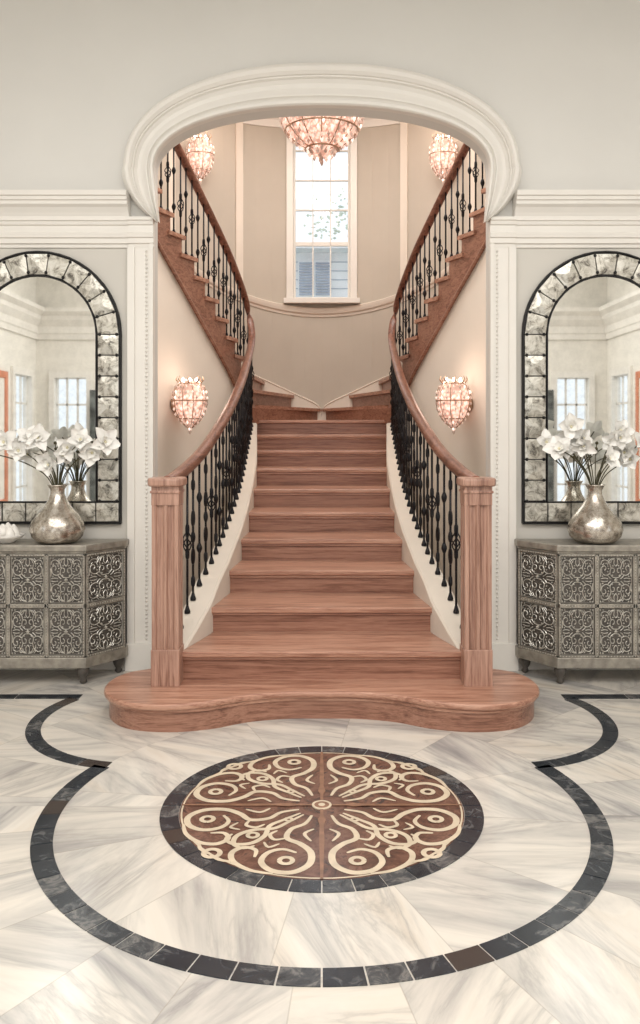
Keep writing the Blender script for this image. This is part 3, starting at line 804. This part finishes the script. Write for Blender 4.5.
# ------------------------------------------------------------------ sconces
def sconce(pos,nrm,w,h,power):
    nrm=Vector(nrm).normalized(); c=Vector(pos)+nrm*(w*.52); g=group('wall_sconce',tuple(c))
    m=MB(); prof=[(.14,.50),(.30,.44),(.42,.36),(.49,.25),(.5,.13),(.5,.01),(.47,-.11),(.42,-.22),(.34,-.32),(.25,-.40),(.14,-.47),(.04,-.53)]
    for j,(r,z) in enumerate(prof):
        n=max(5,int(r*36))
        for k in range(n):
            a=2*pi*(k+.5*(j%2))/n; m.octa((c.x+r*w*math.cos(a),c.y+r*w*math.sin(a)*.8,c.z+z*h),.034*w,.045*h)
    m.octa((c.x,c.y,c.z-.6*h),.05*w,.06*h)
    m.build('crystals',CRYS,g)
    m=MB(); m.lathe([(max(.02,r*w*.88),z*h*.96) for r,z in prof[::-1]],tuple(c),20,0,True,.8); m.build('glow_liner',LINER,g)  # added emissive body that gives the sconce its glow
    m=MB()
    for k in range(10):
        a=2*pi*k/10; m.tube([(c.x+r*w*1.0*math.cos(a),c.y+r*w*.8*math.sin(a),c.z+z*h) for r,z in prof],.0035,4)
    for r,z in ((.31,.44),(.51,.07),(.35,-.32)):
        m.tube([(c.x+r*w*math.cos(t*pi/10),c.y+r*w*.8*math.sin(t*pi/10),c.z+z*h) for t in range(20)],.005,4,0,True,True)
    for k in range(8):
        a=2*pi*k/8; m.tube([(c.x+.3*w*math.cos(a),c.y+.24*w*math.sin(a),c.z+.44*h),(c.x+.40*w*math.cos(a),c.y+.32*w*math.sin(a),c.z+.52*h),(c.x+.36*w*math.cos(a),c.y+.3*w*math.sin(a),c.z+.60*h)],[.008,.006,.002],5)
    pc=Vector(pos)
    m.tube([tuple(pc-nrm*.0),tuple(pc+nrm*.02)],.07,12); m.tube([tuple(pc),tuple(c-nrm*w*.3)],.01,6)
    m.build('brass_frame',BRASS,g)
    m=MB()
    for dx in (-.2,0,.2): m.sphere((c.x+dx*w,c.y,c.z+.50*h),.014,8,0,2.0)
    m.build('bulbs',BULB,g)
    L=bpy.data.lights.new('sconce_bulb','POINT'); L.energy=power; L.color=(1,.74,.60); L.shadow_soft_size=.10
    o=bpy.data.objects.new('sconce_light',L); o.location=(nrm.x*.12,nrm.y*.12,.75*h); o.parent=g; S.collection.objects.link(o)
i=next(i for i in range(9*16,len(RP)) if RP[i][1]<7.12)
for s in (-1,1):
    p=off(i,.014); l=left(i); sconce((s*p[0],p[1],1.76),(s*-l[0],-l[1],0),.29,.39,2.4)
    x,y=cyl(s*39.5,RR-.0); sconce((x,y,4.54),(-x,RC-y,0),.30,.45,3)
# ------------------------------------------------------------------ chandelier
cy=7.5; cz_=4.22; g=group('crystal_chandelier',(0,cy,cz_)); m=MB(); b=MB()
K=1.0
prof=[(.33,.34),(.36,.27),(.375,.20),(.375,.14),(.365,.08),(.345,.03),(.315,-.02),(.275,-.065),(.23,-.105),(.18,-.14),(.13,-.165),(.07,-.18)]
for j,(r,z) in enumerate(prof):
    n=max(8,int(r*105)); r*=K
    for k in range(n):
        a=2*pi*(k+.5*(j%2))/n; m.octa((r*math.cos(a),cy+r*math.sin(a),cz_+z),.015,.030)
for r,z,n in ((.12,-.19,12),(.11,-.215,10),(.07,-.24,7),(.04,-.26,4)):
    for k in range(n): a=2*pi*k/n; m.octa((r*math.cos(a),cy+r*math.sin(a),cz_+z),.018,.028)
m.octa((0,cy,cz_-.29),.02,.035)
for j in range(10):
    r=.33-.026*j; z=.38+.05*j
    for k in range(22): a=2*pi*(k+.5*(j%2))/22; m.octa((r*math.cos(a),cy+r*math.sin(a),cz_+z),.015,.026)
m.build('crystals',CRYS,g)
mm=MB(); mm.lathe([(max(.02,r*K*.9),z*.95) for r,z in [(.02,-.25),(.08,-.23),(.10,-.2)]+prof[::-1]],(0,cy,cz_),28); mm.build('glow_liner',LINERC,g)  # added emissive body that fills the chandelier with glow
for r,z in ((.38,.24),(.34,.35),(.12,.86),(.33,-.01),(.15,-.17)): b.tube([(r*math.cos(t*pi/16),cy+r*math.sin(t*pi/16),cz_+z) for t in range(32)],.008,5,0,True,True)
for k in range(12):
    a=2*pi*k/12; b.tube([(r*K*math.cos(a)*1.0,cy+r*K*math.sin(a)*1.0,cz_+z) for r,z in prof],.005,4)
b.tube([(0,cy,cz_+.3),(0,cy,5.3)],.012,8); b.lathe([(.08,-.03),(.07,-.01),(.08,0)],(0,cy,5.3),16)
b.build('brass_frame',BRASS,g)
m=MB()
for k in range(8): a=k*pi/4; m.sphere((.24*math.cos(a),cy+.24*math.sin(a),cz_+.40),.022,8,0,2)
m.build('bulbs',BULB,g)
L=bpy.data.lights.new('chandelier_bulbs','POINT'); L.energy=42; L.color=(1,.84,.73); L.shadow_soft_size=.2
o=bpy.data.objects.new('chandelier_light',L); o.parent=g; o.location=(0,0,.7); S.collection.objects.link(o)
# ------------------------------------------------------------------ lights
def area(name,loc,rot,sx,sy,e,c=(1,.98,.955)):
    L=bpy.data.lights.new(name,'AREA'); L.shape='RECTANGLE'; L.size=sx; L.size_y=sy; L.energy=e; L.color=c
    o=bpy.data.objects.new(name,L); o.location=loc; o.rotation_euler=rot; S.collection.objects.link(o)
area('added_room_fill_a',(0,1.0,4.58),(0,0,0),6.5,3.5,255)  # added unseen fill over the front room, no actual fixture
area('added_room_fill_b',(0,-1.6,4.58),(0,0,0),5,1.2,105)  # added unseen fill that brightens the walls behind the camera
area('added_rotunda_fill',(0,7.4,5.28),(0,0,0),2.4,2.0,96,(1,.955,.91))  # added soft fill above the stairwell, hidden by the arch
w=bpy.data.worlds.new('World'); S.world=w; w.use_nodes=True
bg=w.node_tree.nodes['Background']; bg.inputs[0].default_value=(.88,.94,1,1); bg.inputs[1].default_value=1.2
# ------------------------------------------------------------------ camera
cam=bpy.data.cameras.new('camera'); co=bpy.data.objects.new('camera',cam); S.collection.objects.link(co)
co.location=(0,0,1.5); co.rotation_euler=(pi/2,0,0); cam.sensor_width=36; cam.lens=36*840/1024
cam.shift_x=-.0017; cam.shift_y=-(512-435)/1024; cam.clip_start=.05
S.camera=co
S.view_settings.view_transform='Standard'; S.view_settings.look='None'; S.view_settings.exposure=0
